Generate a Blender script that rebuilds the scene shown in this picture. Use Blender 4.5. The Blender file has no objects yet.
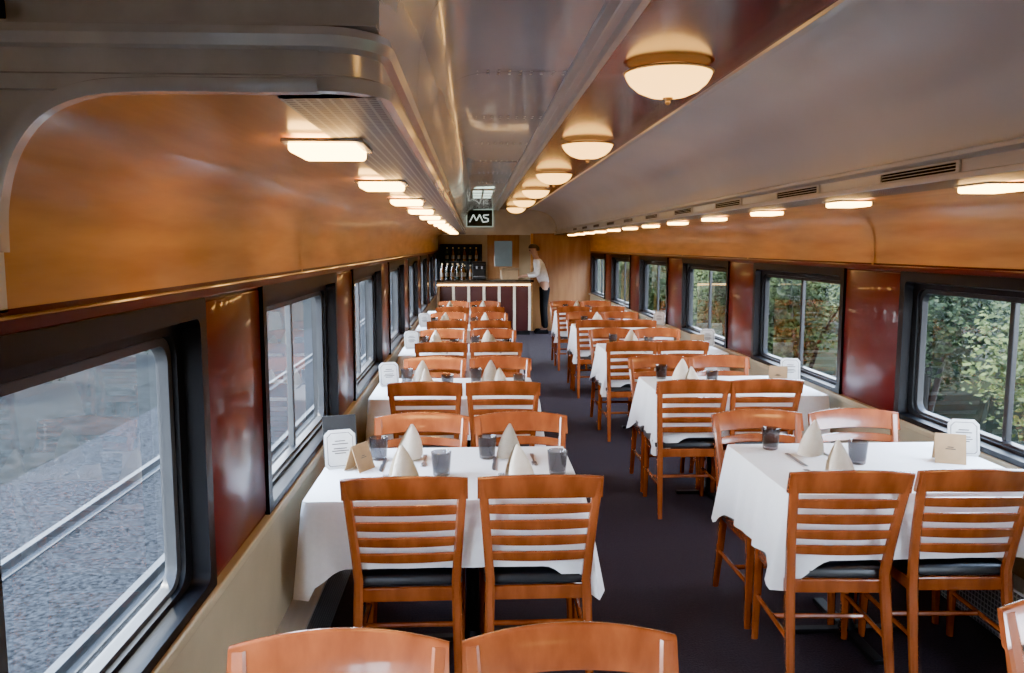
import bpy, bmesh, math, random
from mathutils import Vector, Matrix
random.seed(11)
S = bpy.context.scene
C = S.collection
R = math.radians
PI = math.pi
try:
    S.view_settings.look = 'AgX - Punchy'          # colour look only
except Exception:
    pass

# ------------------------------------------------------------------ materials
def M(name, c1, c2=None, rough=.5, metal=0.0, scale=8, stretch=(1, 1, 1), bump=0.0, coat=0.0, emit=None, es=0.0,
      lo=.35, hi=.65, detail=5, sheen=0.0, spec=.5, crough=.08):
    m = bpy.data.materials.new(name); m.use_nodes = True
    nt = m.node_tree; b = nt.nodes['Principled BSDF']
    tc = nt.nodes.new('ShaderNodeTexCoord'); mp = nt.nodes.new('ShaderNodeMapping')
    mp.inputs['Scale'].default_value = stretch
    nz = nt.nodes.new('ShaderNodeTexNoise'); nz.inputs['Scale'].default_value = scale; nz.inputs['Detail'].default_value = detail
    rp = nt.nodes.new('ShaderNodeValToRGB')
    c2 = c2 or tuple(c * .85 for c in c1)
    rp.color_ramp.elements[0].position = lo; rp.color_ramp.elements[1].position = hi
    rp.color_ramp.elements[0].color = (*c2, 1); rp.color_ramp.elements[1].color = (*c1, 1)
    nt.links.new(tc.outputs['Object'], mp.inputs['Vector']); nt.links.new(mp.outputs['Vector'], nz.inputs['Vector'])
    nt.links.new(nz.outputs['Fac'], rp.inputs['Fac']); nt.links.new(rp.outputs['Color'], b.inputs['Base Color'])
    b.inputs['Roughness'].default_value = rough; b.inputs['Metallic'].default_value = metal
    b.inputs['Coat Weight'].default_value = coat; b.inputs['Coat Roughness'].default_value = crough
    b.inputs['Specular IOR Level'].default_value = spec
    if sheen: b.inputs['Sheen Weight'].default_value = sheen
    if bump:
        bp = nt.nodes.new('ShaderNodeBump'); bp.inputs['Strength'].default_value = bump; bp.inputs['Distance'].default_value = .02
        nt.links.new(nz.outputs['Fac'], bp.inputs['Height']); nt.links.new(bp.outputs['Normal'], b.inputs['Normal'])
        if coat: nt.links.new(bp.outputs['Normal'], b.inputs['Coat Normal'])
    if emit:
        b.inputs['Emission Color'].default_value = (*emit, 1); b.inputs['Emission Strength'].default_value = es
    return m

def glass_mat(name, tint, base=.04, graze=.55, gloss=.9, power=4.5):
    m = bpy.data.materials.new(name); m.use_nodes = True
    nt = m.node_tree; nt.nodes.clear()
    out = nt.nodes.new('ShaderNodeOutputMaterial'); mx = nt.nodes.new('ShaderNodeMixShader')
    tr = nt.nodes.new('ShaderNodeBsdfTransparent'); gl = nt.nodes.new('ShaderNodeBsdfGlossy'); lw = nt.nodes.new('ShaderNodeLayerWeight')
    tr.inputs['Color'].default_value = (*tint, 1); gl.inputs['Roughness'].default_value = .02
    gl.inputs['Color'].default_value = (gloss, gloss, gloss, 1); lw.inputs['Blend'].default_value = .5
    pw = nt.nodes.new('ShaderNodeMath'); pw.operation = 'POWER'; pw.inputs[1].default_value = power
    ma = nt.nodes.new('ShaderNodeMath'); ma.operation = 'MULTIPLY_ADD'; ma.inputs[1].default_value = graze; ma.inputs[2].default_value = base
    nt.links.new(lw.outputs['Facing'], pw.inputs[0]); nt.links.new(pw.outputs[0], ma.inputs[0])
    nt.links.new(ma.outputs[0], mx.inputs[0]); nt.links.new(tr.outputs[0], mx.inputs[1]); nt.links.new(gl.outputs[0], mx.inputs[2])
    nt.links.new(mx.outputs[0], out.inputs[0])
    return m

def grid_mat(name, ca, cb, sc, rough=.4, metal=.6, rot=(0, 0, 0)):
    m = bpy.data.materials.new(name); m.use_nodes = True
    nt = m.node_tree; b = nt.nodes['Principled BSDF']
    tc = nt.nodes.new('ShaderNodeTexCoord'); mp = nt.nodes.new('ShaderNodeMapping'); mp.inputs['Rotation'].default_value = rot
    br = nt.nodes.new('ShaderNodeTexBrick'); br.offset = 0.0
    br.inputs['Color1'].default_value = (*ca, 1); br.inputs['Color2'].default_value = (*ca, 1); br.inputs['Mortar'].default_value = (*cb, 1)
    br.inputs['Scale'].default_value = sc; br.inputs['Mortar Size'].default_value = .07
    br.inputs['Brick Width'].default_value = .5; br.inputs['Row Height'].default_value = .5
    nt.links.new(tc.outputs['Object'], mp.inputs[0]); nt.links.new(mp.outputs[0], br.inputs['Vector'])
    nt.links.new(br.outputs['Color'], b.inputs['Base Color'])
    b.inputs['Roughness'].default_value = rough; b.inputs['Metallic'].default_value = metal
    return m

m_cherry = M('cherry_wood', (.32, .080, .021), (.21, .046, .011), rough=.26, scale=14, stretch=(1, 1, .25), coat=.6, crough=.06)
m_black_vinyl = M('black_vinyl', (.009, .009, .010), rough=.4, scale=40, bump=.05)
m_veneer = M('honey_veneer', (.68, .36, .12), (.46, .21, .058), rough=.32, scale=4.5, stretch=(3, .35, 3), coat=.3, lo=.3, hi=.7, detail=10)
m_maroon = M('maroon_paint', (.080, .0078, .0078), (.072, .007, .007), rough=.28, scale=3, coat=.3, crough=.05, spec=.25)
m_beige = M('beige_paint', (.42, .34, .22), (.37, .30, .19), rough=.5, scale=4)
m_silver = M('silver_paint', (.80, .83, .87), (.73, .76, .80), rough=.2, metal=.25, scale=1.6, bump=.04, coat=.5, crough=.05)
m_grey = M('grey_ceiling_paint', (.82, .82, .815), (.76, .76, .755), rough=.32, metal=.05, scale=1.2, bump=.03)
m_trim = M('brushed_metal', (.78, .79, .79), (.68, .69, .69), rough=.28, metal=.5, scale=6, stretch=(4, .3, 4))
m_cap = M('polished_steel', (.84, .84, .83), (.74, .74, .73), rough=.22, metal=.3, scale=5, stretch=(3, 1, 3), coat=.4)
m_band = M('brown_lacquer', (.24, .036, .016), (.12, .019, .009), rough=.16, scale=2.5, coat=.10, crough=.04, lo=.3, hi=.7, spec=.3)
m_frame = M('black_window_frame', (.005, .005, .006), rough=.45, scale=10, spec=.22)
m_alu = M('aluminium_sash', (.045, .047, .05), rough=.4, metal=.3, scale=10)
m_dalu = M('dark_sash', (.012, .012, .014), rough=.4, metal=.3, scale=10)
m_seam = M('dark_panel_seam', (.10, .10, .105), rough=.4, metal=.3, scale=10)
m_glass = glass_mat('window_glass', (.86, .91, .95), base=.02, graze=.85, power=3.4)
m_tumbler = glass_mat('smoked_glass', (.56, .56, .57), base=.04, graze=.45, power=3)
m_carpet = M('plum_carpet', (.030, .016, .022), (.014, .008, .011), rough=.95, scale=120, bump=.3)
m_cloth = M('white_linen', (.90, .89, .88), (.87, .86, .85), rough=.8, scale=60, bump=.02)
m_napkin = M('cream_napkin', (.90, .82, .69), (.84, .75, .61), rough=.8, scale=40)
m_steel = M('cutlery_steel', (.24, .24, .26), rough=.35, metal=.7, scale=10)
m_white = M('white_card', (.74, .73, .70), rough=.6, scale=20)
m_tan = M('tan_card', (.46, .30, .15), (.41, .26, .13), rough=.6, scale=20)
m_ink = M('grey_ink', (.11, .10, .09), rough=.7, scale=20)
m_heater = grid_mat('heater_grille', (.10, .10, .10), (.30, .30, .29), 22, rot=(0, R(90), 0))
m_grille = grid_mat('soffit_grille', (.05, .045, .04), (.36, .35, .33), 26)
m_dark = M('dark_slot', (.01, .01, .01), rough=.8)
m_iron = M('black_iron', (.012, .012, .012), rough=.5, metal=.4)
m_brass = M('aged_brass', (.75, .55, .28), (.65, .45, .20), rough=.45, metal=.3)
m_canopy = M('glowing_brass_canopy', (.75, .55, .28), (.65, .45, .20), rough=.5, emit=(1, .5, .14), es=.9)  # brass canopy with warm emission added so it does not look dark
m_bowl = M('lit_alabaster_bowl', (.85, .7, .45), (.75, .55, .3), rough=.4, scale=7, emit=(1, .51, .12), es=8.5)
m_lens = M('lit_lamp_lens', (.9, .8, .6), rough=.4, emit=(1, .54, .15), es=38.0)
m_panel = M('pale_green_emission', (.8, .85, .8), rough=.3, emit=(.75, .95, .8), es=2.8)
m_glow = M('lit_bar_strip', (.9, .8, .6), rough=.4, emit=(1, .60, .24), es=12)
m_addedlamp = M('added_bar_lamp', (.9, .8, .6), rough=.4, emit=(1, .66, .32), es=14)  # glow of the lamp added over the bar area
m_barwhite = M('cream_pilaster', (.75, .66, .52), rough=.4)
m_barfront = M('dark_maroon_bar_panel', (.050, .009, .007), rough=.35, scale=5)
m_bartop = M('dark_stone_top', (.03, .025, .022), rough=.15, scale=30)
m_cream = M('cream_header_paint', (.80, .74, .62), rough=.45, scale=4)
m_backwall = M('dim_back_wall', (.30, .27, .22), rough=.6, scale=4)
m_endwood = M('brown_end_wall', (.34, .16, .06), (.26, .115, .040), rough=.35, scale=3, stretch=(4, 1, .5))
m_endcream = M('tan_end_wall', (.40, .30, .18), (.35, .26, .155), rough=.45, scale=4)
m_doorpane = M('grey_door_glass', (.10, .13, .14), rough=.1, emit=(.6, .75, .8), es=.15)  # faint glow put into the pane colour
m_gravel = M('blue_grey_ballast', (.0135, .0158, .0198), (.0016, .0020, .0027), rough=.95, scale=24, bump=.6, lo=.34, hi=.68, detail=13, spec=.03)
m_verge = M('dark_verge', (.0062, .0076, .0085), (.0018, .0025, .0026), rough=.95, scale=5, bump=.4, lo=.34, hi=.68, detail=12, spec=.03)
m_rail = M('worn_rail_steel', (.028, .033, .040), (.021, .0245, .030), rough=.6, metal=.0, spec=.15)
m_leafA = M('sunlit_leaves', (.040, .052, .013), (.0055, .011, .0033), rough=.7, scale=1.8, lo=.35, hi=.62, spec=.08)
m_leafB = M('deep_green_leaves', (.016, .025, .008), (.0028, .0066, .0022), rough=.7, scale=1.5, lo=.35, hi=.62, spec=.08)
m_stem = M('bark', (.013, .010, .007), rough=.9)
m_soil = M('grassy_bank', (.0042, .007, .0024), (.0022, .0036, .0011), rough=.95, scale=2, spec=.04)
m_skin = M('skin', (.48, .27, .19), rough=.55)
m_shirt = M('white_shirt', (.90, .90, .90), rough=.8, scale=20)
m_trouser = M('black_trousers', (.007, .007, .008), rough=.8, spec=.2)
m_hair = M('grey_brown_hair', (.08, .06, .045), rough=.7)
m_signblack = M('dark_green_sign_face', (.012, .030, .020), rough=.3)
m_signwhite = M('sign_white_glow', (.8, .85, .82), rough=.4, emit=(.85, 1, .92), es=1.4)  # white logo colour with emission added
m_signrim = M('pale_sign_rim', (.6, .7, .62), rough=.4, emit=(.7, .9, .75), es=.6)  # pale frame colour, emission added to look whiter
m_bottle = M('dark_bottle_glass', (.02, .035, .02), rough=.1, coat=.5)
m_amber = M('amber_bottle_glass', (.16, .06, .015), rough=.1, coat=.5)
m_plabel = M('tan_paper_label', (.16, .12, .08), rough=.6)
m_cardbox = M('tan_carton', (.45, .32, .19), rough=.7)

# ------------------------------------------------------------------ mesh helpers
def obj(name, bm, mat, parent=None, smooth=None):
    bmesh.ops.recalc_face_normals(bm, faces=bm.faces)
    me = bpy.data.meshes.new(name); bm.to_mesh(me); bm.free()
    me.materials.append(mat)
    if smooth:
        for p in me.polygons: p.use_smooth = True
        me.set_sharp_from_angle(angle=R(smooth))
    o = bpy.data.objects.new(name, me); C.objects.link(o)
    if parent: o.parent = parent
    return o
def tag(o, label=None, cat=None, group=None, kind=None):
    if label: o['label'] = label
    if cat: o['category'] = cat
    if group: o['group'] = group
    if kind: o['kind'] = kind
    return o
def root(name, loc=(0, 0, 0), rz=0):
    o = bpy.data.objects.new(name, None); C.objects.link(o); o.empty_display_size = .1
    o.location = loc; o.rotation_euler = (0, 0, rz); return o
def copy_tree(o, parent=None):
    c = o.copy(); C.objects.link(c)
    if parent: c.parent = parent
    for ch in list(o.children): copy_tree(ch, c)
    return c
protos = {}
def inst(key, builder, label, cat, loc, rz=0, group=None):
    if key in protos: r = copy_tree(protos[key])
    else: r = builder(); protos[key] = r
    r.location = loc; r.rotation_euler = (0, 0, rz)
    tag(r, label, cat, group); return r

def nb(): return bmesh.new()
def box(bm, x0, x1, y0, y1, z0, z1, bev=0, seg=2):
    v = [bm.verts.new((x, y, z)) for z in (z0, z1) for y in (y0, y1) for x in (x0, x1)]
    fs = [bm.faces.new([v[i] for i in f]) for f in ((0, 2, 3, 1), (4, 5, 7, 6), (0, 1, 5, 4), (1, 3, 7, 5), (3, 2, 6, 7), (2, 0, 4, 6))]
    if bev:
        es = list({e for f in fs for e in f.edges})
        bmesh.ops.bevel(bm, geom=es, offset=bev, segments=seg, affect='EDGES', profile=.5)
    return bm
def loops(bm, ls, close=True, cap0=False, cap1=False):
    rows = [[bm.verts.new(p) for p in l] for l in ls]
    n = len(rows[0])
    for a, b in zip(rows, rows[1:]):
        for i in range(n if close else n - 1):
            j = (i + 1) % n
            bm.faces.new((a[i], a[j], b[j], b[i]))
    if cap0: bm.faces.new(rows[0])
    if cap1: bm.faces.new(rows[-1][::-1])
    return bm
def post(bm, pts, sizes, ch=.25):
    ls = []
    for (x, y, z), (w, d) in zip(pts, sizes):
        a, b = w / 2, d / 2; c = min(w, d) * ch
        ls.append([(x - a + c, y - b, z), (x + a - c, y - b, z), (x + a, y - b + c, z), (x + a, y + b - c, z),
                   (x + a - c, y + b, z), (x - a + c, y + b, z), (x - a, y + b - c, z), (x - a, y - b + c, z)])
    return loops(bm, ls, True, True, True)
def lathe(bm, prof, n=24, c=(0, 0, 0)):
    ls = [[(c[0] + r * math.cos(2 * PI * i / n), c[1] + r * math.sin(2 * PI * i / n), c[2] + z) for i in range(n)] for r, z in prof]
    return loops(bm, ls, True, prof[0][0] > 1e-3, prof[-1][0] > 1e-3)
def tube(bm, pts, r, n=8):
    pts = [Vector(p) for p in pts]; ls = []
    rs = r if isinstance(r, (list, tuple)) else [r] * len(pts)
    for i, p in enumerate(pts):
        d = (pts[min(i + 1, len(pts) - 1)] - pts[max(i - 1, 0)]).normalized()
        u = d.cross(Vector((0, 0, 1)))
        if u.length < .01: u = d.cross(Vector((1, 0, 0)))
        u.normalize(); v = d.cross(u)
        ls.append([p + (u * math.cos(2 * PI * k / n) + v * math.sin(2 * PI * k / n)) * rs[i] for k in range(n)])
    return loops(bm, ls, True, True, True)
def extrude_y(bm, prof, y0, y1, thick=None):
    """open X-Z polyline swept along Y"""
    a = [bm.verts.new((x, y0, z)) for x, z in prof]; b = [bm.verts.new((x, y1, z)) for x, z in prof]
    for i in range(len(prof) - 1): bm.faces.new((a[i], a[i + 1], b[i + 1], b[i]))
    return bm
def prism_z(bm, outline, z0, z1):
    return loops(bm, [[(x, y, z0) for x, y in outline], [(x, y, z1) for x, y in outline]], True, True, True)
def rrect(u0, u1, v0, v1, r, n=5):
    out = []
    for cx, cy, a0 in ((u1 - r, v1 - r, 0), (u0 + r, v1 - r, 90), (u0 + r, v0 + r, 180), (u1 - r, v0 + r, 270)):
        for k in range(n + 1):
            a = R(a0 + 90 * k / n); out.append((cx + r * math.cos(a), cy + r * math.sin(a)))
    return out
def smooth_prof(pts, n=6):
    """Catmull-Rom through 2-D points"""
    out = []
    P = [pts[0]] + list(pts) + [pts[-1]]
    for i in range(1, len(P) - 2):
        p0, p1, p2, p3 = P[i - 1:i + 3]
        for k in range(n):
            t = k / n
            out.append(tuple(.5 * (2 * p1[d] + (p2[d] - p0[d]) * t + (2 * p0[d] - 5 * p1[d] + 4 * p2[d] - p3[d]) * t * t +
                                   (3 * p1[d] - p0[d] - 3 * p2[d] + p3[d]) * t ** 3) for d in (0, 1)))
    out.append(pts[-1]); return out

XL, XR = -.74, 2.36
Y0, Y1 = -2.0, 16.4
YB = 18.5
SILL, HEAD, WOODB = .76, 1.56, 1.605

# ------------------------------------------------------------------ setting
st = lambda o: tag(o, kind='structure')
b = nb(); box(b, XL - .1, XR + .1, Y0, YB, -.12, 0); st(obj('floor', b, m_carpet))

# --- left and right walls with windows
def build_side(side, X, posts, hw):
    s = -1 if side == 'left' else 1        # outward direction
    o = lambda d: X + s * d
    lo = lambda a, c: (min(a, c), max(a, c))
    b = nb()
    box(b, *lo(X, o(.12)), Y0, YB, -.1, SILL)
    box(b, *lo(o(.04), o(.12)), Y0, YB, HEAD, 2.62)
    w = st(obj('wall_' + side, b, m_beige))
    b = nb(); box(b, *lo(o(-.03), o(.06)), Y0, YB, SILL - .03, SILL + .003, .006); obj('sill_ledge', b, m_beige, w)
    b = nb(); box(b, *lo(X, o(.05)), Y0, YB, HEAD, WOODB + .005); obj('header_strip', b, m_maroon, w)
    b = nb(); box(b, *lo(o(-.014), X), Y0, YB, HEAD + .010, HEAD + .04, .005); obj('header_bead', b, m_maroon, w)
    edges = []
    for y in posts:
        b = nb(); box(b, *lo(X, o(.05)), y - hw, y + hw, SILL, HEAD)
        box(b, *lo(o(-.008), X), y - hw + .03, y + hw - .03, SILL + .02, HEAD - .0, .004)
        obj('pillar_panel', b, m_maroon, w, 40)
        b = nb(); box(b, *lo(o(.05), o(.12)), y - hw, y + hw, SILL, HEAD); obj('outer_post', b, m_iron, w)
        edges.append((y - hw, y + hw))
    # low heater cover
    b = nb(); box(b, *lo(o(-.10), X), Y0, Y1 - 1.0, .02, .27, .012); bl = st(obj('baseboard_' + side, b, m_heater))
    b = nb(); box(b, *lo(o(-.105), o(-.0)), Y0, Y1 - 1.0, .27, .285, .004); obj('heater_lid', b, m_trim, bl)
    return w, edges
postsL = [-1.74, .40] + [2.54 + 2.14 * k for k in range(7)] + [18.2]
postsR = [-2.36 + 2.36 * k for k in range(1)] + [0.0, 2.36] + [4.72 + 2.36 * k for k in range(6)]
wl, eL = build_side('left', XL, postsL, .315)
wr, eR = build_side('right', XR, postsR, .355)
wn = [0]
def window(side, X, ya, yb, sash, mul=0.0):
    s = -1 if side == 'left' else 1
    wn[0] += 1
    w = st(root('window_%d' % wn[0], (X, (ya + yb) / 2, SILL)))
    h = HEAD - SILL; hw = (yb - ya) / 2
    L = lambda m, mb, mt, r, d: [(s * d, u, v) for u, v in rrect(-hw + m, hw - m, mb, h - mt, r)]
    b = nb()
    loops(b, [L(-.015, -.012, -.012, .012, .0), L(-.015, -.012, -.012, .012, -.016), L(.035, .03, .04, .03, -.016), L(.045, .035, .05, .04, .03),
              L(.085, .05, .075, .06, .032), L(.09, .052, .08, .06, .062)])
    obj('outer_frame', b, m_frame, w, 30)
    b = nb()
    loops(b, [L(.088, .05, .078, .06, .05), L(.09, .052, .08, .06, .044), L(.112, .064, .100, .05, .046), L(.116, .068, .104, .05, .075)])
    obj('sash', b, sash, w, 40)
    b = nb(); box(b, *sorted((s * .058, s * .085)), mul - .016, mul + .016, .06, h - .10, .004); obj('mullion', b, sash, w)
    b = nb(); v = [b.verts.new((s * .07, u, z)) for u, z in ((-hw + .11, .06), (hw - .11, .06), (hw - .11, h - .1), (-hw + .11, h - .1))]; b.faces.new(v)
    obj('pane', b, m_glass, w)
    return w
for i, (a, c) in enumerate(zip(eL, eL[1:])): window('left', XL, a[1], c[0], m_alu, -.12 if i == 1 else 0)
for (a, c) in zip(eR, eR[1:]): window('right', XR, a[1], c[0], m_dalu)

# wooden coves
YE = 1.33
coveL = smooth_prof([(XL, WOODB), (XL, 1.70), (-.735, 1.78), (-.712, 1.855), (-.665, 1.913), (-.595, 1.943), (-.50, 1.951), (-.31, 1.951)])
b = nb(); extrude_y(b, coveL, YE, Y1); obj('wood_cove', b, m_veneer, wl, 60)
b = nb(); box(b, XL - .06, XL, Y0, YE, WOODB, 2.47); obj('vestibule_panel', b, m_grey, wl)
coveR = smooth_prof([(XR, WOODB), (XR, 1.69), (2.355, 1.76), (2.33, 1.84), (2.27, 1.905), (2.18, 1.935), (2.07, 1.94), (1.85, 1.94)])
b = nb(); extrude_y(b, coveR, Y0, Y1); obj('wood_cove', b, m_veneer, wr, 60)
for k in range(7):                                        # veneer joint battens following the curve
    for cove, par, s in ((coveL, wl, 1), (coveR, wr, -1)):
        y = (3.55 if s == 1 else 4.72) + 2.2 * k
        if y > Y1 - .3: continue
        b = nb()
        ins = [(x + s * .006, z - .004) for x, z in cove]
        extrude_y(b, ins, y - .012, y + .012); obj('veneer_batten', b, m_veneer, par, 60)

# ceiling: one mesh, parts as children
b = nb(); box(b, XL - .12, XR + .12, Y0, YB, 2.58, 2.64); ceil = st(obj('ceiling', b, m_grey))
profL = smooth_prof([(-.15, 2.04), (-.148, 2.16), (-.13, 2.29), (-.075, 2.385), (.03, 2.425), (.22, 2.433), (.41, 2.437)])
b = nb(); extrude_y(b, profL, YE + .05, Y1); obj('silver_ceiling_panel', b, m_silver, ceil, 60)
b = nb(); extrude_y(b, [(XL, 2.47), (.41, 2.47), (.41, 2.43)], Y0, YE + .06); obj('vestibule_ceiling_panel', b, m_silver, ceil)
profR = smooth_prof([(1.115, 2.43), (1.28, 2.415), (1.46, 2.36), (1.59, 2.265), (1.66, 2.14), (1.68, 2.03)])
b = nb(); extrude_y(b, profR, Y0, Y1); obj('grey_ceiling_panel', b, m_grey, ceil, 60)
b = nb()
extrude_y(b, [(.40, 2.445), (.40, 2.418), (.43, 2.412), (.445, 2.425), (.475, 2.425), (.485, 2.405), (.51, 2.405), (.515, 2.438)], Y0, Y1)
obj('raised_metal_rail', b, m_trim, ceil, 20)
b = nb(); extrude_y(b, [(.505, 2.434), (1.095, 2.434)], Y0, Y1); obj('lacquer_band', b, m_band, ceil)
b = nb(); extrude_y(b, [(1.085, 2.438), (1.088, 2.422), (1.118, 2.418), (1.122, 2.44)], Y0, Y1); obj('thin_metal_rail', b, m_trim, ceil)
for k in range(12):
    y = 2.3 + 1.18 * k
    b = nb(); extrude_y(b, [(x, z - .003) for x, z in profL], y - .006, y + .006); obj('panel_joint', b, m_seam, ceil, 60)
    b = nb()                                              # a row of rivets either side of the joint
    for q in range(9):
        for dy in (-.03, .03):
            x = .02 + q * .045
            lathe(b, [(.006, -.001), (.005, -.004), (.0001, -.005)], 6, (x, y + dy, 2.4275))
    obj('rivet_row', b, m_trim, ceil, 60)
# soffit trays and fascias
b = nb(); extrude_y(b, [(-.315, 1.953), (-.31, 1.945), (-.15, 1.948)], YE + .03, Y1); obj('soffit_tray', b, m_grille, ceil)
b = nb(); extrude_y(b, [(1.855, 1.941), (1.85, 1.933), (1.64, 1.935)], Y0, Y1); obj('soffit_tray', b, m_grille, ceil)
fprof = [(0, 1.948), (.014, 1.950), (.016, 1.972), (.002, 1.978), (0, 2.012), (.014, 2.018), (.020, 2.034), (.014, 2.048), (0, 2.052)]
path = [(XL, YE, 0, -1), (-.6, YE, 0, -1), (-.24, YE, 0, -1)]
for k in range(1, 9):
    a = R(90 * k / 8); path.append((-.24 + .09 * math.sin(a), YE + .09 - .09 * math.cos(a), math.sin(a), -math.cos(a)))
path.append((-.15, Y1, 1, 0))
b = nb()
loops(b, [[(x + nx * d, y + ny * d, z) for d, z in fprof] for x, y, nx, ny in path], close=False)
obj('soffit_fascia', b, m_cap, ceil, 35)
b = nb()                                                  # end cap of the duct above the arched opening
cv = [(x, z) for x, z in coveL if z > 1.69 and x < -.32]
lo_ = [b.verts.new((x, YE - .004, z)) for x, z in cv] + [b.verts.new((-.24, YE - .004, 1.95))]
up_ = [b.verts.new((x, YE - .004, 2.05)) for x, z in cv] + [b.verts.new((-.24, YE - .004, 2.05))]
for i in range(len(lo_) - 1): b.faces.new((lo_[i], lo_[i + 1], up_[i + 1], up_[i]))
obj('duct_end_cap', b, m_cap, ceil)
b = nb()                                                  # raised lip framing the arch
lsz = cv + [(-.24, 1.952)]
lip = []
for i, (x, z) in enumerate(lsz):
    (xa, za), (xb, zb) = lsz[max(i - 1, 0)], lsz[min(i + 1, len(lsz) - 1)]
    l = math.hypot(xb - xa, zb - za); nx, nz = -(zb - za) / l, (xb - xa) / l       # outward from the opening
    lip.append([(x - nx * .004, YE + .01, z - nz * .004), (x - nx * .004, YE - .014, z - nz * .004), (x + nx * .004, YE - .020, z + nz * .004), (x + nx * .016, YE - .020, z + nz * .016), (x + nx * .022, YE - .004, z + nz * .022)])
loops(b, lip, close=False)
obj('arch_lip', b, m_cap, ceil, 40)
b = nb(); vv = [b.verts.new((x, YE + .05, z)) for x, z in [(XL, 2.05)] + profL + [(.41, 2.5), (XL, 2.5)]]; b.faces.new(vv)
box(b, XL, -.15, YE, YE + .3, 2.052, 2.056)
obj('bulkhead_panel', b, m_cap, ceil)
fR = [(1.64, 1.935), (1.632, 1.938), (1.630, 1.953), (1.640, 1.958), (1.676, 1.960), (1.678, 2.005), (1.655, 2.010), (1.646, 2.018), (1.646, 2.030), (1.655, 2.038), (1.68, 2.042)]
b = nb(); extrude_y(b, fR, Y0, Y1); obj('soffit_fascia', b, m_trim, ceil, 35)
# closing wall behind the viewer, end wall, header
b = nb(); box(b, XL - .12, XR + .12, Y0 - .1, Y0, -.1, 2.62); st(obj('wall_back', b, m_backwall))
b = nb(); box(b, XL - .12, XR + .12, YB, YB + .1, -.1, 2.62); st(obj('wall_front', b, m_endcream))
b = nb(); box(b, XL, XR, Y1, Y1 + .08, 1.93, 2.58); hd = st(obj('trim_1', b, m_cream))
b = nb(); box(b, 1.20, XR, Y1 - .01, Y1 + .08, 0, 1.96); obj('wood_partition', b, m_endwood, hd)
b = nb(); box(b, 1.15, 1.20, Y1 - .03, Y1 + .10, 0, 1.96, .006); obj('partition_post', b, m_veneer, hd)
d = st(root('door_1', (.68, YB, 0)))
b = nb(); box(b, -.36, .36, -.04, 0, 0.0, 2.0); obj('leaf', b, m_endwood, d)
b = nb(); box(b, -.2, .2, -.05, -.035, 1.25, 1.82, .01); obj('door_glass', b, m_doorpane, d)
b = nb(); tube(b, [(.28, -.06, 1.0), (.28, -.08, 1.0), (.2, -.085, 1.0)], .01); obj('door_handle', b, m_brass, d)

# ------------------------------------------------------------------ chair
def slat(bm, zc, hw, hh, th, y, curve, arch=0, tilt=0.0, n=12):
    ls = []
    for i in range(n + 1):
        u = -1 + 2 * i / n; x = u * hw; k = 1 - u * u
        yy = y - curve * k
        zt = zc + hh / 2 + arch * k; zb = zc - hh / 2 + arch * k * .55
        dt = tilt * hh / 2
        e = .004
        ls.append([(x, yy - th / 2 + dt, zb + e), (x, yy - th / 2 - dt, zt - e), (x, yy - th / 4 - dt, zt), (x, yy + th / 4 - dt, zt),
                   (x, yy + th / 2 - dt, zt - e), (x, yy + th / 2 + dt, zb + e), (x, yy + th / 4 + dt, zb), (x, yy - th / 4 + dt, zb)])
    return loops(bm, ls, True, True, True)
def back_y(z):                    # lean of the back posts
    return -.205 - .10 * max(0, (z - .46) / .43) ** 1.25
def back_x(z): return .182 + .030 * max(0, (z - .46) / .43)
def make_chair():
    t = root('dining_chair')
    b = nb()
    ol = rrect(-.205, .205, -.19, .215, .035, 6)
    ls = []
    for z, ins in ((.425, .012), (.432, .0), (.458, .0), (.470, .014), (.476, .04), (.479, .10)):
        ls.append([(x * (1 - ins / .205) * (1 + .08 * (y + .2)), y * (1 - ins / .205), z) for x, y in ol])
    loops(b, ls, True, True, True); obj('seat', b, m_black_vinyl, t, 50)
    b = nb()
    box(b, -.185, .185, .165, .19, .375, .427, .003); box(b, -.18, .18, -.205, -.185, .375, .427, .003)
    box(b, -.20, -.178, -.20, .18, .375, .427, .003); box(b, .178, .20, -.20, .18, .375, .427, .003)
    obj('seat_rail', b, m_cherry, t)
    for s in (-1, 1):
        b = nb(); post(b, [(s * .196, .178, 0), (s * .192, .175, .2), (s * .188, .172, .428)], [(.028, .028), (.034, .034), (.04, .04)])
        obj('leg', b, m_cherry, t, 30)
        b = nb()
        pts = [(s * .192, -.285, 0), (s * .188, -.245, .2), (s * .184, -.212, .38)]
        sz = [(.028, .032), (.034, .038), (.036, .044)]
        for z in (.46, .56, .66, .76, .84, .872):
            pts.append((s * back_x(z), back_y(z), z)); sz.append((.034, .040 - .016 * (z - .46) / .43))
        post(b, pts, sz); obj('leg', b, m_cherry, t, 30)
        b = nb(); tube(b, [(s * .19, -.235, .20), (s * .192, .17, .20)], .011, 8)
        obj('stretcher', b, m_cherry, t, 40)
    b = nb(); tube(b, [(-.19, -.03, .20), (.19, -.03, .20)], .011, 8); obj('stretcher', b, m_cherry, t, 40)
    for z in (.556, .621, .686, .751):
        b = nb(); slat(b, z, back_x(z) - .008, .036, .014, back_y(z), .034, 0.011, tilt=.22); obj('slat', b, m_cherry, t, 40)
    b = nb(); slat(b, .836, .229, .086, .022, back_y(.836) + .004, .036, .018, tilt=.28, n=16); obj('top_rail', b, m_cherry, t, 40)
    return t
ORD = ['first', 'second', 'third', 'fourth', 'fifth']
def chair(x, y, facing_us, label, grp, extra=0.0):
    j = lambda a: random.uniform(-a, a)
    return inst('chair', make_chair, label, 'chair', (x, y, 0), (PI if facing_us else 0) + j(.03) + extra, grp)

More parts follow.
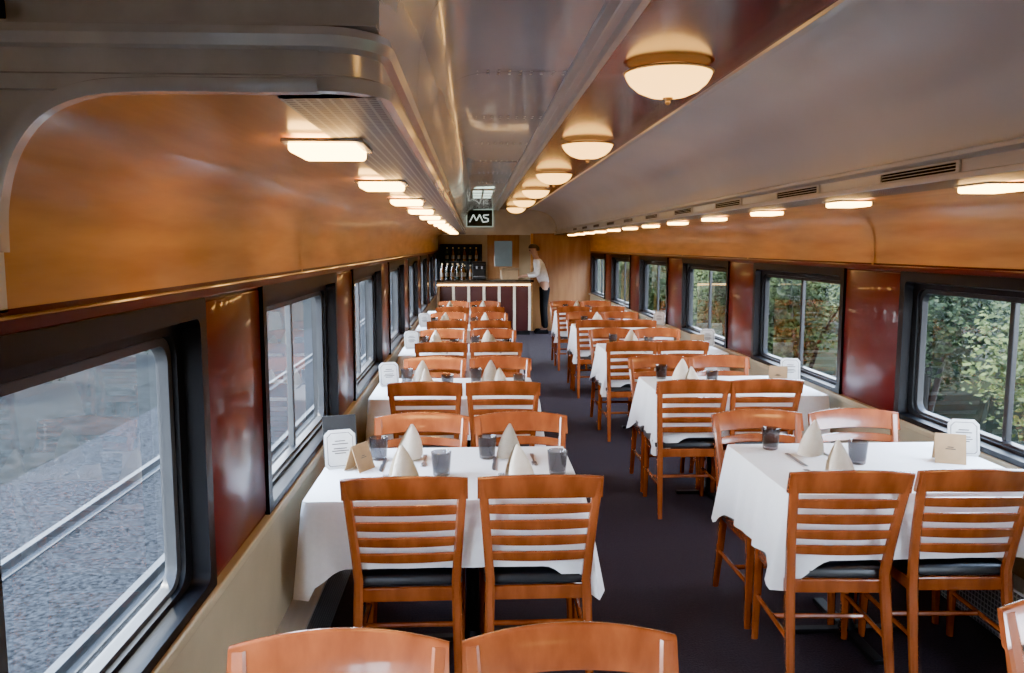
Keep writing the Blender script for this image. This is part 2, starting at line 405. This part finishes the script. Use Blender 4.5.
# ------------------------------------------------------------------ table, cloth
def make_table():
    t = root('dining_table')
    b = nb(); prism_z(b, rrect(-.53, .53, -.40, .40, .02), .722, .752); obj('tabletop', b, m_cherry, t)
    b = nb(); lathe(b, [(.028, .03), (.028, .70), (.10, .722)], 16, (.1, 0, 0)); obj('column', b, m_iron, t, 40)
    b = nb(); box(b, .1 - .024, .1 + .024, -.3, .3, 0, .022, .004); box(b, .1 - .24, .1 + .24, -.022, .022, .001, .021, .004)
    lathe(b, [(.04, .02), (.03, .05)], 16, (.1, 0, 0)); obj('base', b, m_iron, t)
    return t
def make_cloth(seed, aisle):
    """aisle=+1: aisle on +x.  chairs on +-y sides"""
    rnd = random.Random(seed)
    hw, hd, top = .535, .404, .757
    n = 160
    base = rrect(-hw, hw, -hd, hd, .012, 3)
    # resample perimeter evenly
    per = base + [base[0]]; L = [0]
    for p, q in zip(per, per[1:]): L.append(L[-1] + math.dist(p, q))
    tot = L[-1]; P = []; k = 0
    for i in range(n):
        s = tot * i / n
        while L[k + 1] < s: k += 1
        t = (s - L[k]) / (L[k + 1] - L[k]); P.append(tuple(per[k][d] + (per[k + 1][d] - per[k][d]) * t for d in (0, 1)))
    ph = [rnd.uniform(0, 6.28) for _ in range(4)]
    rows = []
    levels = [(.0, 0), (.03, .35), (.08, .8)] + [(j / 7, 1) for j in range(1, 8)]
    for f, e in levels:
        row = []
        for i, (x, y) in enumerate(P):
            cx = max(0, 1 - (hw - abs(x)) / .16); cy = max(0, 1 - (hd - abs(y)) / .16)
            corner = min(cx, cy); corner = corner * corner * (3 - 2 * corner)
            on_side = abs(abs(x) - hw) < .02
            drop = (.30 if on_side else .262) + .085 * corner
            flare = (.035 if on_side else .004) + .030 * corner
            if x * aisle < 0: flare *= .35
            a = i / n * 2 * PI
            fold = (.010 if on_side else .0015) * (math.sin(a * 17 + ph[0]) + .6 * math.sin(a * 29 + ph[1])) + .012 * corner * math.sin(a * 40 + ph[2])
            off = .004 * e + f * flare + f * fold
            nx = (math.copysign(1, x) if cx > .95 else 0); ny = (math.copysign(1, y) if cy > .95 else 0)
            if nx and ny: nx *= .75; ny *= .75
            if ny and not nx and off > .012: off = .012
            row.append((x + nx * off, y + ny * off, top - f * drop))
        rows.append(row)
    b = nb(); loops(b, rows, True, True, False)
    return obj('tablecloth', b, m_cloth, None, 70)

# ------------------------------------------------------------------ tableware
def make_napkin():
    b = nb(); n = 30; ls = []
    for f in (0, .2, .4, .6, .8, .97):
        row = []
        for i in range(n + 1):
            a = R(-62 + 408 * i / n)
            r = ((.046 + .014 * i / n) * (1 - f ** 1.7) * (1 + .06 * math.sin(3 * a + 2 * f)) + .002) * 1.05
            row.append((r * math.cos(a) * 1.05 + .010 * f * f, r * math.sin(a) * .9 - .014 * f, .165 * f + (.022 * (1 - f) * ((i / n - .7) / .3 if i > n * .7 else 0))))
        ls.append(row)
    loops(b, ls, False)
    bmesh.ops.solidify(b, geom=list(b.faces), thickness=.003)
    zmin = min(v.co.z for v in b.verts)
    for v in b.verts: v.co.z -= zmin
    return obj('napkin', b, m_napkin, None, 50)
def make_glass():
    b = nb()
    lathe(b, [(0.0001, 0), (.031, 0), (.035, .004), (.043, .1), (.0415, .1005), (.040, .098), (.0335, .016), (.0001, .013)], 28)
    return obj('tumbler', b, m_tumbler, None, 50)
def make_fork():
    b = nb()
    prism_z(b, [(-.008, -.1), (.008, -.1), (.009, -.08), (.004, -.01), (.004, .03), (.011, .045), (.0115, .062), (-.0115, .062), (-.011, .045), (-.004, .03), (-.004, -.01), (-.009, -.08)], 0.001, .0035)
    for x in (-.0098, -.0033, .0033, .0098): box(b, x - .0016, x + .0016, .06, .1, .0015, .0035)
    return obj('fork', b, m_steel)
def make_knife():
    b = nb()
    prism_z(b, [(-.007, -.11), (.007, -.11), (.008, -.09), (.006, -.005), (.010, .0), (.010, .085), (.004, .108), (-.006, .112), (-.006, -.005), (-.008, -.09)], .001, .0035)
    return obj('table_knife', b, m_steel)
def make_menu():
    t = root('menu_card')
    w, h = .066, .162
    ol = [(-w + .012, 0), (w - .012, 0), (w, .012), (w, h - .02), (w - .02, h), (-w + .02, h), (-w, h - .02), (-w, .012)]
    tl = lambda z: z * .22
    b = nb(); loops(b, [[(x, tl(z) , z) for x, z in ol], [(x, tl(z) + .004, z) for x, z in ol]], True, True, True); obj('card', b, m_white, t)
    b = nb()
    i0 = [(x * .84, .081 + (z - .081) * .86) for x, z in ol]; i1 = [(x * .80, .081 + (z - .081) * .83) for x, z in ol]
    loops(b, [[(x, tl(z) - .0012, z) for x, z in i0], [(x, tl(z) - .0012, z) for x, z in i1]]); obj('border_print', b, m_ink, t)
    b = nb()
    for z, hwid in ((.116, .022), (.104, .034), (.085, .028), (.075, .036), (.065, .024)):
        box(b, -hwid, hwid, tl(z) - .0015, tl(z) - .0005, z - .0022, z + .0022)
    obj('text_print', b, m_ink, t)
    b = nb(); loops(b, [[(-.03, tl(.12) + .004, .12), (.03, tl(.12) + .004, .12), (.035, .075, 0), (-.035, .075, 0)], [(-.03, tl(.12) + .007, .12), (.03, tl(.12) + .007, .12), (.035, .078, 0), (-.035, .078, 0)]], True, True, True)
    obj('easel_back', b, m_white, t)
    return t
def make_tan():
    t = root('folded_card')
    b = nb(); w, h = .062, .125
    P = [[(-w, 0, 0), (w, 0, 0), (w, .045, h), (-w, .045, h)], [(-w, .003, 0), (w, .003, 0), (w, .048, h), (-w, .048, h)]]
    loops(b, P, True, True, True); obj('front_leaf', b, m_tan, t)
    b = nb(); P = [[(-w, .09, 0), (w, .09, 0), (w, .046, h), (-w, .046, h)], [(-w, .093, 0), (w, .093, 0), (w, .049, h), (-w, .049, h)]]
    loops(b, P, True, True, True); obj('back_leaf', b, m_tan, t)
    b = nb()
    for z, hwid in ((.07, .012), (.062, .02)): box(b, -hwid, hwid, z * .36 - .0015, z * .36 - .0005, z - .0018, z + .0018)
    obj('small_print', b, m_ink, t)
    return t
ZT = .7585
def setting(row, lr, X, Y, cx, near, wall_side, kit=True, gdx=None, gdy=None):
    sgn = -1 if near else 1
    who = '%s %s corner of %s %s-hand table' % ('near' if near else 'far', 'wall' if wall_side else 'aisle', ORD[row], lr)
    inst('napkin', make_napkin, 'cream napkin folded into a cone, ' + who, 'napkin', (cx + random.uniform(-.02, .02), Y + sgn * .20, ZT), (PI if near else 0) + random.uniform(-.6, .6), 'folded cone napkins')
    gx = cx + (.145 if near else -.115) if gdx is None else gdx
    gy = Y + (-.07 if near else .20) if gdy is None else gdy
    inst('glass', make_glass, 'smoked glass tumbler, ' + who, 'glass', (gx, gy, ZT), 0, 'water tumblers')
    if kit and row < 3:
        rz = 0 if near else PI
        inst('fork', make_fork, 'steel fork beside napkin, ' + who, 'fork', (cx + sgn * .09, Y + sgn * .16, ZT), rz + random.uniform(-.05, .05), 'forks')
        inst('knife', make_knife, 'steel knife beside napkin, ' + who, 'knife', (cx - sgn * .085, Y + sgn * (.20 if near else .10), ZT), rz + random.uniform(-.05, .05), 'table knives')

def put_chairs(row, lr, xs, Y, grp):
    for near in (True, False):
        for x in xs:
            wall = (x == min(xs)) if lr == 'left' else (x == max(xs))
            lab = 'wooden ladder-back chair, %s, %s side of %s %s-hand table' % ('back turned to us' if near else 'facing us', 'wall' if wall else 'aisle', ORD[row], lr)
            chair(x + random.uniform(-.008, .008), Y + (-.232 if near else .232), not near, lab, grp, (-.04 if row == 0 and lr == 'right' and near else 0))

for r in range(5):
    Y = 3.40 + 2.05 * r
    # ---- left table
    xs = (-.252, .234) if r == 0 else (-.29, .19)
    tx = -.11 if r == 0 else -.125
    inst('table', make_table, 'pedestal table under white cloth, %s along the left wall' % ORD[r], 'table', (tx, Y, 0), 0, 'dining tables')
    c = make_cloth(r, 1); c.location = (tx, Y, 0)
    tag(c, 'white cloth draped over %s left-hand table' % ORD[r], 'tablecloth', 'white tablecloths')
    put_chairs(r, 'left', xs, Y, 'ladder-back dining chairs')
    for near in (True, False):
        for x in xs: setting(r, 'left', tx, Y, x - (.03 if near else .06), near, x == xs[0])
    if r < 4:
        inst('menu', make_menu, 'white menu card standing by the window on %s left-hand table' % ORD[r], 'menu', (XL + .17, Y + .05, ZT), R(18), 'white menu cards')
    # ---- right table
    xs = (1.415, 1.90) if r == 0 else (1.37, 1.835)
    tx = 1.755 if r == 0 else 1.74
    c2 = inst('table', make_table, 'pedestal table under white cloth, %s along the right wall' % ORD[r], 'table', (tx, Y, 0), PI, 'dining tables')
    c = make_cloth(20 + r, -1); c.location = (tx, Y, 0)
    tag(c, 'white cloth draped over %s right-hand table' % ORD[r], 'tablecloth', 'white tablecloths')
    put_chairs(r, 'right', xs, Y, 'ladder-back dining chairs')
    setting(r, 'right', tx, Y, xs[0] + .09, True, False, True, gdx=xs[0] + .27, gdy=Y + .03)
    setting(r, 'right', tx, Y, xs[0] + .11, False, False, True, gdx=xs[0] - .02, gdy=Y + .30)
    if r < 4:
        inst('menu', make_menu, 'white menu card standing by the window on %s right-hand table' % ORD[r], 'menu', (XR - .13, Y + .13, ZT), R(-16), 'white menu cards')
    if r < 3:
        inst('tan', make_tan, 'tan folded card standing on %s right-hand table' % ORD[r], 'card', (XR - .27, Y + .0, ZT), R(-22), 'tan folded cards')
tcard = inst('tan', make_tan, 'tan folded card beside menu on first left-hand table', 'card', (XL + .285, 3.42, ZT), R(60), 'tan folded cards')
tcard.scale = (.88, .88, .88)
# black holder behind the first left menu
t = root('menu_holder', (XL + .145, 3.62, ZT), R(18)); tag(t, 'black leather menu holder behind white card on first left-hand table', 'menu holder')
b = nb(); loops(b, [[(-.075, .02, 0), (.075, .02, 0), (.075, .06, .185), (-.075, .06, .185)], [(-.075, .032, 0), (.075, .032, 0), (.075, .068, .185), (-.075, .068, .185)]], True, True, True)
obj('back_board', b, m_black_vinyl, t)
b = nb(); box(b, -.07, .07, .0, .085, 0, .008, .002); obj('foot', b, m_black_vinyl, t)

# foreground chairs (far side of the table nearest the viewer)
chair(-.285, 1.345, True, 'wooden ladder-back chair with only its top rail showing, bottom left foreground', 'ladder-back dining chairs')
chair(.207, 1.35, True, 'wooden ladder-back chair with only its top rail showing, bottom centre foreground', 'ladder-back dining chairs')
chair(1.445, 1.45, True, 'wooden ladder-back chair cut off at bottom right corner', 'ladder-back dining chairs')

# ------------------------------------------------------------------ lamps
def make_ceiling_lamp():
    t = root('ceiling_lamp')
    b = nb(); lathe(b, [(.11, 0), (.125, -.006), (.150, -.012), (.172, -.019), (.03, -.021)], 36); obj('glow_canopy', b, m_canopy, t, 40)
    b = nb(); lathe(b, [(.176, -.026), (.172, -.040), (.156, -.066), (.123, -.094), (.076, -.114), (.02, -.121), (.0001, -.122)], 36); obj('bowl', b, m_bowl, t, 60)
    b = nb(); lathe(b, [(.172, -.018), (.181, -.018), (.185, -.022), (.181, -.026), (.172, -.027)], 36); obj('rim', b, m_brass, t, 40)
    b = nb(); lathe(b, [(.022, -.118), (.020, -.126), (.009, -.132), (.012, -.140), (.007, -.148), (.0001, -.150)], 16); obj('finial', b, m_brass, t, 40)
    return t
CL = ['nearest the viewer', 'second from the viewer', 'third from the viewer', 'fourth from the viewer', 'fifth from the viewer', 'farthest down the car']
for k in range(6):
    inst('clamp', make_ceiling_lamp, 'added brass ceiling lamp with glowing alabaster bowl, unseen ' + CL[k], 'ceiling lamp', (.80, 3.39 + 2.37 * k, 2.433), 0, 'bowl lamps along the ceiling')
for k, n_ in enumerate(('just above the viewer', 'behind the viewer')):       # unseen lamps added to brighten the near end
    inst('clamp', None, 'added brass ceiling lamp with glowing alabaster bowl, unseen ' + n_, 'ceiling lamp', (.80, 1.02 - 2.0 * k, 2.433), 0, 'bowl lamps along the ceiling')
def make_soffit_lamp():
    t = root('soffit_lamp')
    b = nb(); box(b, -.075, .075, -.10, .10, -.030, -.004, .010, 3); obj('lens', b, m_lens, t, 50)
    b = nb()
    loops(b, [[(x, y, z) for x, y in rrect(-a, a, -c, c, .02)] for a, c, z in ((.090, .115, 0), (.090, .115, -.008), (.078, .103, -.010), (.076, .101, -.004))]); obj('frame', b, m_cap, t, 30)
    return t
NUM = ['first', 'second', 'third', 'fourth', 'fifth', 'sixth', 'seventh', 'eighth', 'ninth', 'tenth', 'eleventh', 'twelfth', 'thirteenth']
for k in range(12):
    inst('slamp', make_soffit_lamp, 'small glowing lamp under the left soffit, %s from the front' % NUM[k], 'soffit lamp', (-.335, 1.96 + 1.13 * k, 1.9465), 0, 'lamps under the left soffit')
for k in range(12):
    inst('slamp', make_soffit_lamp, 'small glowing lamp under the right soffit, %s from the front' % NUM[k], 'soffit lamp', (1.89, 2.92 + 1.15 * k, 1.9345), 0, 'lamps under the right soffit')
def make_vent():
    t = root('air_vent')
    b = nb(); box(b, -.003, .0, -.26, .26, -.015, .015); obj('dark_opening', b, m_dark, t)
    b = nb()
    for z in (-.006, .006): box(b, -.006, -.002, -.262, .262, z - .0012, z + .0012)
    obj('louvre', b, m_trim, t)
    b = nb(); loops(b, [[(x, y, z) for y, z in rrect(-c, c, -d, d, .004, 2)] for c, d, x in ((.28, .022, .0), (.28, .022, -.008), (.262, .0155, -.008), (.262, .0155, .0))]); obj('frame', b, m_trim, t)
    return t
for k in range(10):
    inst('vent', make_vent, 'slotted air vent in the right fascia, %s from the front' % NUM[k], 'air vent', (1.676, 2.95 + 1.15 * k + .1, 1.983), 0, 'air vents along the right fascia')
t = root('pale_grid_panel', (.13, 11.2, 2.42)); tag(t, 'pale glowing grid panel in the silver ceiling above the left tables', 'ceiling light')  # emissive pale green slab with metal grid bars
b = nb(); box(b, -.14, .14, -.9, .9, -.012, .0); obj('diffuser', b, m_panel, t)
b = nb()
for x in (-.14, 0, .14): box(b, x - .012, x + .012, -.92, .92, -.022, .0)
for y in (-.9, -.3, .3, .9): box(b, -.15, .15, y - .03, y + .03, -.022, .0)
obj('grid_frame', b, m_trim, t)

# ------------------------------------------------------------------ bar
t = root('bar_counter', (.23, 15.95, 0)); tag(t, 'dark maroon bar counter with cream pilasters and lit edge at the far end', 'bar counter')
b = nb(); box(b, -.93, .88, -.32, .32, .08, 1.02, .01); obj('body', b, m_barfront, t)
b = nb(); box(b, -.91, .86, -.29, .29, 0, .08); obj('plinth', b, m_iron, t)
b = nb(); box(b, -.935, .93, -.38, .36, 1.02, 1.065, .01); obj('counter_top', b, m_bartop, t)
b = nb(); box(b, -.92, .87, -.345, -.322, .955, .985, .004); obj('light_strip', b, m_glow, t)
for k in range(7):
    x = -.90 + k * 1.75 / 6
    b = nb(); box(b, x - .026, x + .026, -.345, -.32, .09, .95, .005); obj('pilaster', b, m_barwhite, t)
def make_bottle(mat):
    def f():
        t = root('bottle')
        b = nb(); lathe(b, [(.034, 0), (.037, .01), (.037, .17), (.028, .205), (.014, .225), (.013, .28)], 16); obj('body', b, mat, t, 40)
        b = nb(); lathe(b, [(.015, .275), (.016, .278), (.016, .302), (.014, .305)], 12); obj('cap', b, m_brass, t, 40)
        b = nb(); lathe(b, [(.0378, .05), (.0378, .13)], 16); obj('paper_label', b, m_plabel, t, 40)
        return t
    return f
for k in range(5):
    x = -.60 + .10 * k
    inst('botA' if k % 2 else 'botB', make_bottle(m_bottle if k % 2 else m_amber), '%s glass bottle on the left end of bar, %s from the wall' % ('dark' if k % 2 else 'amber', NUM[k]), 'bottle', (x, 16.0 + .03 * (k % 3), 1.065), 0, 'bottles on the bar')
# coffee machine
t = root('coffee_machine', (.12, 16.02, 1.065)); tag(t, 'black and steel coffee machine on the middle of bar', 'coffee machine')
b = nb(); box(b, -.13, .13, -.14, .16, 0, .05, .01); box(b, -.13, .13, .02, .16, .05, .27, .01); box(b, -.13, .13, -.14, .16, .25, .34, .015); obj('housing', b, m_iron, t)
b = nb(); box(b, -.11, .11, -.13, .01, .05, .058); obj('drip_tray', b, m_steel, t)
b = nb(); tube(b, [(-.05, -.08, .25), (-.05, -.08, .2)], .015); tube(b, [(.05, -.08, .25), (.05, -.08, .2)], .015); obj('spout', b, m_steel, t, 40)
t = root('carton', (.70, 16.0, 1.065), R(10)); tag(t, 'tan open carton on the right end of the bar beside the man', 'carton')
b = nb(); box(b, -.16, .16, -.11, .11, 0, .17, .006); obj('body', b, m_cardbox, t)
b = nb()
for s in (-1, 1):
    loops(b, [[(-.16, s * .11, .168), (.16, s * .11, .168), (.16, s * .17, .225), (-.16, s * .17, .225)], [(-.16, s * .114, .168), (.16, s * .114, .168), (.16, s * .174, .225), (-.16, s * .174, .225)]], True, True, True)
obj('flap', b, m_cardbox, t)
# back cabinet with bottles
t = root('back_cabinet', (-.25, 18.2, 0)); tag(t, 'dark cabinet with open shelf behind the bar', 'cabinet')
b = nb(); box(b, -.47, .45, -.28, .28, 0, .95, .01); obj('body', b, m_maroon, t)
b = nb(); box(b, -.48, .46, -.30, .29, .95, .985, .006); obj('counter_top', b, m_bartop, t)
b = nb(); box(b, -.46, .44, .0, .28, 1.35, 1.375); box(b, -.47, -.445, .0, .28, .985, 1.75); box(b, .425, .45, .0, .28, .985, 1.75); box(b, -.46, .44, .26, .28, .985, 1.75); obj('shelf_unit', b, m_iron, t)
for j, zz in enumerate((.985, 1.375)):
    for k in range(6):
        key = 'botA' if (k + j) % 2 else 'botB'
        inst(key, None, '%s bottle on the %s shelf behind bar, %s from the left' % ('dark' if (k + j) % 2 else 'amber', 'lower' if j == 0 else 'upper', NUM[k]), 'bottle', (-.58 + .13 * k, 18.3, zz), 0, 'bottles behind the bar')
t = root('added_bar_light', (.5, 17.4, 2.55)); tag(t, 'added unseen round light over the space behind bar', 'ceiling light')  # lamp added out of view to brighten the bar area
b = nb(); lathe(b, [(.2, .03), (.2, -.01), (.17, -.04), (.0001, -.05)], 24); obj('shade', b, m_addedlamp, t, 40)
b = nb(); lathe(b, [(.205, .03), (.21, .0), (.2, -.012), (.195, .0)], 24); obj('ring', b, m_brass, t, 40)

# hanging sign with the white zigzag mark
t = root('hanging_sign', (.135, Y1 - .035, 2.26)); tag(t, 'dark sign with pale frame and white zigzag peaks logo below the ceiling', 'sign')
b = nb(); box(b, -.26, .26, -.02, .03, -.17, .17, .008); obj('board', b, m_signblack, t)
b = nb(); loops(b, [[(x, y, z) for x, z in rrect(-a, a, -c, c, .01, 2)] for a, c, y in ((.27, .18, .0), (.27, .18, -.028), (.248, .158, -.028), (.248, .158, -.02))]); obj('frame', b, m_signrim, t)
b = nb()
def stroke(b, pts, w=.020):
    for (x0, z0), (x1, z1) in zip(pts, pts[1:]):
        dx, dz = x1 - x0, z1 - z0; l = math.hypot(dx, dz); nx, nz = -dz / l * w, dx / l * w
        loops(b, [[(x0 + nx, y, z0 + nz), (x1 + nx, y, z1 + nz), (x1 - nx, y, z1 - nz), (x0 - nx, y, z0 - nz)] for y in (-.026, -.019)], True, True, True)
stroke(b, [(-.20, -.08), (-.125, .065), (-.065, -.05), (.0, .065), (.065, -.08)], .0105)
stroke(b, [(.18, .065), (.075, .055), (.08, .012), (.17, -.015), (.165, -.065), (.065, -.08)], .0105)
obj('logo', b, m_signwhite, t)

# ------------------------------------------------------------------ the man by the bar
def skin(name, V, E, mat, parent, sub=1):
    me = bpy.data.meshes.new(name); me.from_pydata([v[:3] for v in V], E, [])
    o = bpy.data.objects.new(name, me); C.objects.link(o)
    md = o.modifiers.new('s', 'SKIN'); md.use_smooth_shade = True
    for i, v in enumerate(V):
        r = v[3]; me.skin_vertices[0].data[i].radius = (r, v[4] if len(v) > 4 else r)
        me.skin_vertices[0].data[i].use_root = (i == 0)
    sb = o.modifiers.new('u', 'SUBSURF'); sb.levels = sub; sb.render_levels = sub
    dg = bpy.context.evaluated_depsgraph_get()
    m2 = bpy.data.meshes.new_from_object(o.evaluated_get(dg)); o.modifiers.clear(); o.data = m2; m2.name = name
    m2.materials.clear(); m2.materials.append(mat)
    for p in m2.polygons: p.use_smooth = True
    o.parent = parent; return o
man = root('person', (1.40, 15.98, 0), R(90)); tag(man, 'standing man in white shirt and black trousers reaching over the bar', 'person')
V = [(0, 0, .95, .10), (0, .01, 1.15, .10), (0, .02, 1.34, .105), (0, .04, 1.47, .055), (0, .05, 1.53, .050), (0, .07, 1.60, .072), (0, .07, 1.68, .078), (0, .06, 1.73, .055)]
E = [(i, i + 1) for i in range(7)]
def limb(start, pts):
    p = start
    for q in pts:
        V.append(q); E.append((p, len(V) - 1)); p = len(V) - 1
    return p
for s in (-1, 1):
    limb(0, [(s * .10, 0, .88, .082), (s * .11, .02, .50, .055), (s * .11, -.01, .09, .038), (s * .12, .12, .035, .032)])
    w = limb(2, [(s * .185, .02, 1.42, .055), (s * .235, .10, 1.17, .042), (s * .15, .34, 1.13, .028), (s * .14, .41, 1.12, .026)])
    for k, (dx, dy, l) in enumerate(((-.024, .05, .9), (-.008, .056, 1), (.008, .054, .97), (.022, .046, .8))):
        limb(w, [(s * .14 + dx, .41 + dy, 1.112, .0085), (s * .14 + dx * 1.1, .41 + dy + .035 * l, 1.090, .0075)])
    limb(w, [(s * .14 - s * .04, .43, 1.105, .0095), (s * .14 - s * .048, .46, 1.092, .008)])
body = skin('body', V, E, m_skin, man)
V = [(0, .0, .93, .122), (0, .01, 1.10, .128), (0, .02, 1.27, .14), (0, .03, 1.40, .118), (0, .04, 1.465, .066)]
E = [(0, 1), (1, 2), (2, 3), (3, 4)]
for s in (-1, 1): limb(3, [(s * .185, .02, 1.415, .074), (s * .237, .10, 1.17, .060), (s * .165, .30, 1.133, .044)])
skin('shirt', V, E, m_shirt, man)
V = [(0, 0, .97, .123), (0, 0, .90, .115)]; E = [(0, 1)]
for s in (-1, 1): limb(1, [(s * .10, .0, .80, .098), (s * .11, .02, .50, .074), (s * .11, -.01, .09, .062)])
skin('trousers', V, E, m_trouser, man)
for s in (-1, 1):
    b = nb(); ol = rrect(s * .115 - .048, s * .115 + .048, -.075, .20, .04, 4)
    loops(b, [[(x, y, 0) for x, y in ol], [(x, y, .03) for x, y in ol], [(s * .115 + (x - s * .115) * .8, y * .8, .075) for x, y in ol]], True, True, True); obj('shoe', b, m_trouser, man, 50)
b = nb(); bmesh.ops.create_uvsphere(b, u_segments=20, v_segments=12, radius=.1)
for v in list(b.verts):
    if v.co.z < -.01 and v.co.y > -.02 or v.co.z < -.06: b.verts.remove(v)
for v in b.verts: v.co = Vector((v.co.x * .92, v.co.y * 1.08 + .048, v.co.z * .95 + 1.685))
obj('hair', b, m_hair, man, 60)
for s in (-1, 1):
    b = nb(); bmesh.ops.create_uvsphere(b, u_segments=10, v_segments=8, radius=.011)
    for v in b.verts: v.co += Vector((s * .03, .142, 1.645))
    obj('eye', b, m_dark, man, 60)
    b = nb(); bmesh.ops.create_uvsphere(b, u_segments=10, v_segments=8, radius=.03)
    for v in b.verts: v.co = Vector((v.co.x * .35 + s * .083, v.co.y * .7 + .06, v.co.z + 1.635))
    obj('ear', b, m_skin, man, 60)
b = nb(); loops(b, [[(-.004, .14, 1.65), (.004, .14, 1.65), (0, .15, 1.65)], [(-.015, .138, 1.61), (.015, .138, 1.61), (0, .172, 1.612)], [(-.010, .136, 1.60), (.010, .136, 1.60), (0, .15, 1.60)]], True, True, True)
obj('nose', b, m_skin, man, 60)
b = nb(); box(b, -.022, .022, .13, .141, 1.575, 1.582, .003); obj('mouth', b, M('lips', (.35, .12, .1), rough=.5), man)
for ch in man.children:                                   # lean the upper body over the counter
    for v in ch.data.vertices:
        if v.co.z > .95:
            dz = v.co.z - .95; v.co.y += dz * .22; v.co.z -= dz * .03

# ------------------------------------------------------------------ outside
b = nb(); v = [b.verts.new(p) for p in ((-6.0, -30, -1.32), (3.2, -30, -1.32), (3.2, 120, -1.32), (-6.0, 120, -1.32))]; b.faces.new(v)
st(obj('ground', b, m_gravel))
b = nb(); extrude_y(b, [(-6.0, -1.32), (-7.0, -1.22), (-9, -1.15), (-60, -.6)], -30, 120); st(obj('ground_verge', b, m_verge))
b = nb(); extrude_y(b, [(3.2, -1.32), (5, -1.0), (9, -.3), (40, 1.0)], -30, 120); st(obj('ground_bank', b, m_soil))
t = root('railway_track', (-3.62, 20, -1.32)); tag(t, 'steel railway track on grey ballast outside the left windows', 'railway track')
for s in (-.72, .72):
    b = nb()
    pr = [(-.07, 0), (.07, 0), (.07, .02), (.015, .04), (.015, .10), (.036, .115), (.036, .14), (-.036, .14), (-.036, .115), (-.015, .10), (-.015, .04), (-.07, .02)]
    loops(b, [[(s + x, y, z) for x, z in pr] for y in (-40, 60)], True, True, True); obj('rail', b, m_rail, t)
def make_shrub(mat, rx, ry, h, n, seed):
    def f():
        rnd = random.Random(seed); t = root('shrub')
        blobs = [(rnd.uniform(-.6, .6) * rx, rnd.uniform(-.6, .6) * ry, rnd.uniform(.2, .85) * h, rnd.uniform(.3, .5)) for _ in range(10)]
        V, F = [], []
        for _ in range(n):
            bx, by, bz, br = rnd.choice(blobs)
            d = Vector((rnd.gauss(0, 1), rnd.gauss(0, 1), rnd.gauss(0, 1))).normalized() * (rnd.random() ** .4)
            p = Vector((bx + d.x * rx * br * 1.3, by + d.y * ry * br * 1.3, max(.02, bz + d.z * h * br * .7)))
            u = Vector((rnd.gauss(0, 1), rnd.gauss(0, 1), rnd.gauss(0, .6))).normalized(); w = u.orthogonal().normalized()
            s = rnd.uniform(.028, .055)
            k = len(V); V += [p - u * s, p + w * s * .5, p + u * s, p - w * s * .5]; F.append((k, k + 1, k + 2, k + 3))
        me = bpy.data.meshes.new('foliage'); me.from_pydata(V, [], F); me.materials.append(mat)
        o = bpy.data.objects.new('foliage', me); C.objects.link(o); o.parent = t
        b = nb()
        for bx, by, bz, br in blobs[:5]: tube(b, [(bx * .1, by * .1, 0), (bx * .5, by * .5, bz * .6), (bx, by, bz)], [.05, .035, .012], 6)
        obj('stem', b, m_stem, t, 60)
        return t
    return f
sh = [('shA', make_shrub(m_leafA, 1.4, 1.7, 3.2, 22000, 1)), ('shB', make_shrub(m_leafB, 1.4, 1.8, 4.0, 22000, 2)), ('shC', make_shrub(m_leafA, 1.3, 1.7, 2.6, 18000, 3))]
rnd = random.Random(5)
lab = {'shA': 'tall sunlit leafy shrub on bank outside the right windows', 'shB': 'tall deep green shrub on bank outside the right windows', 'shC': 'low sunlit leafy shrub on bank outside the right windows'}
for k in range(18):
    key, f = sh[k % 3]
    x = 6.2 + (k % 2) * 2.8 + rnd.uniform(-.2, .2); y = 3.5 + 1.9 * k
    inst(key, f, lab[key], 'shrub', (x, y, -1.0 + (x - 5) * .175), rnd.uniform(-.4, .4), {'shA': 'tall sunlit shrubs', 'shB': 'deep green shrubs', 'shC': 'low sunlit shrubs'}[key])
for k in range(9):
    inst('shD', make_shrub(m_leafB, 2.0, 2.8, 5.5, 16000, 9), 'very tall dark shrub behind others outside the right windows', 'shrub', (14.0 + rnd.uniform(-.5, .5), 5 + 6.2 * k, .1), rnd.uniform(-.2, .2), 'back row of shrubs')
for k in range(12):
    inst('shB', None, 'deep green shrub beyond the track outside the left windows', 'shrub', (-9.8 + rnd.uniform(-.4, .4), 12 + 4.4 * k, -1.15), rnd.uniform(-.3, .3), 'shrubs beyond the track')

# ------------------------------------------------------------------ world, sun, camera
w = bpy.data.worlds.new('sky'); S.world = w; w.use_nodes = True
nt = w.node_tree; bg = nt.nodes['Background']
tc = nt.nodes.new('ShaderNodeTexCoord'); sp = nt.nodes.new('ShaderNodeSeparateXYZ'); rp = nt.nodes.new('ShaderNodeValToRGB')
rp.color_ramp.elements[0].position = 0; rp.color_ramp.elements[0].color = (.95, .97, 1, 1)
rp.color_ramp.elements[1].position = .7; rp.color_ramp.elements[1].color = (.55, .72, 1, 1)
nt.links.new(tc.outputs['Generated'], sp.inputs[0]); nt.links.new(sp.outputs['Z'], rp.inputs['Fac']); nt.links.new(rp.outputs['Color'], bg.inputs['Color'])
bg.inputs['Strength'].default_value = 62.0
sun = bpy.data.lights.new('sun', 'SUN'); sun.energy = 84; sun.angle = R(1); sun.color = (1, .93, .8)
so = bpy.data.objects.new('sun', sun); C.objects.link(so); so.rotation_euler = (R(-16), R(-9), 0)

cam = bpy.data.cameras.new('camera'); co = bpy.data.objects.new('camera', cam); C.objects.link(co)
cam.sensor_width = 36; cam.lens = 28.65; cam.clip_start = .05; cam.clip_end = 300
co.location = (0, 0, 1.71); co.rotation_euler = (R(90 - 6.34), 0, R(-2.72))
S.camera = co
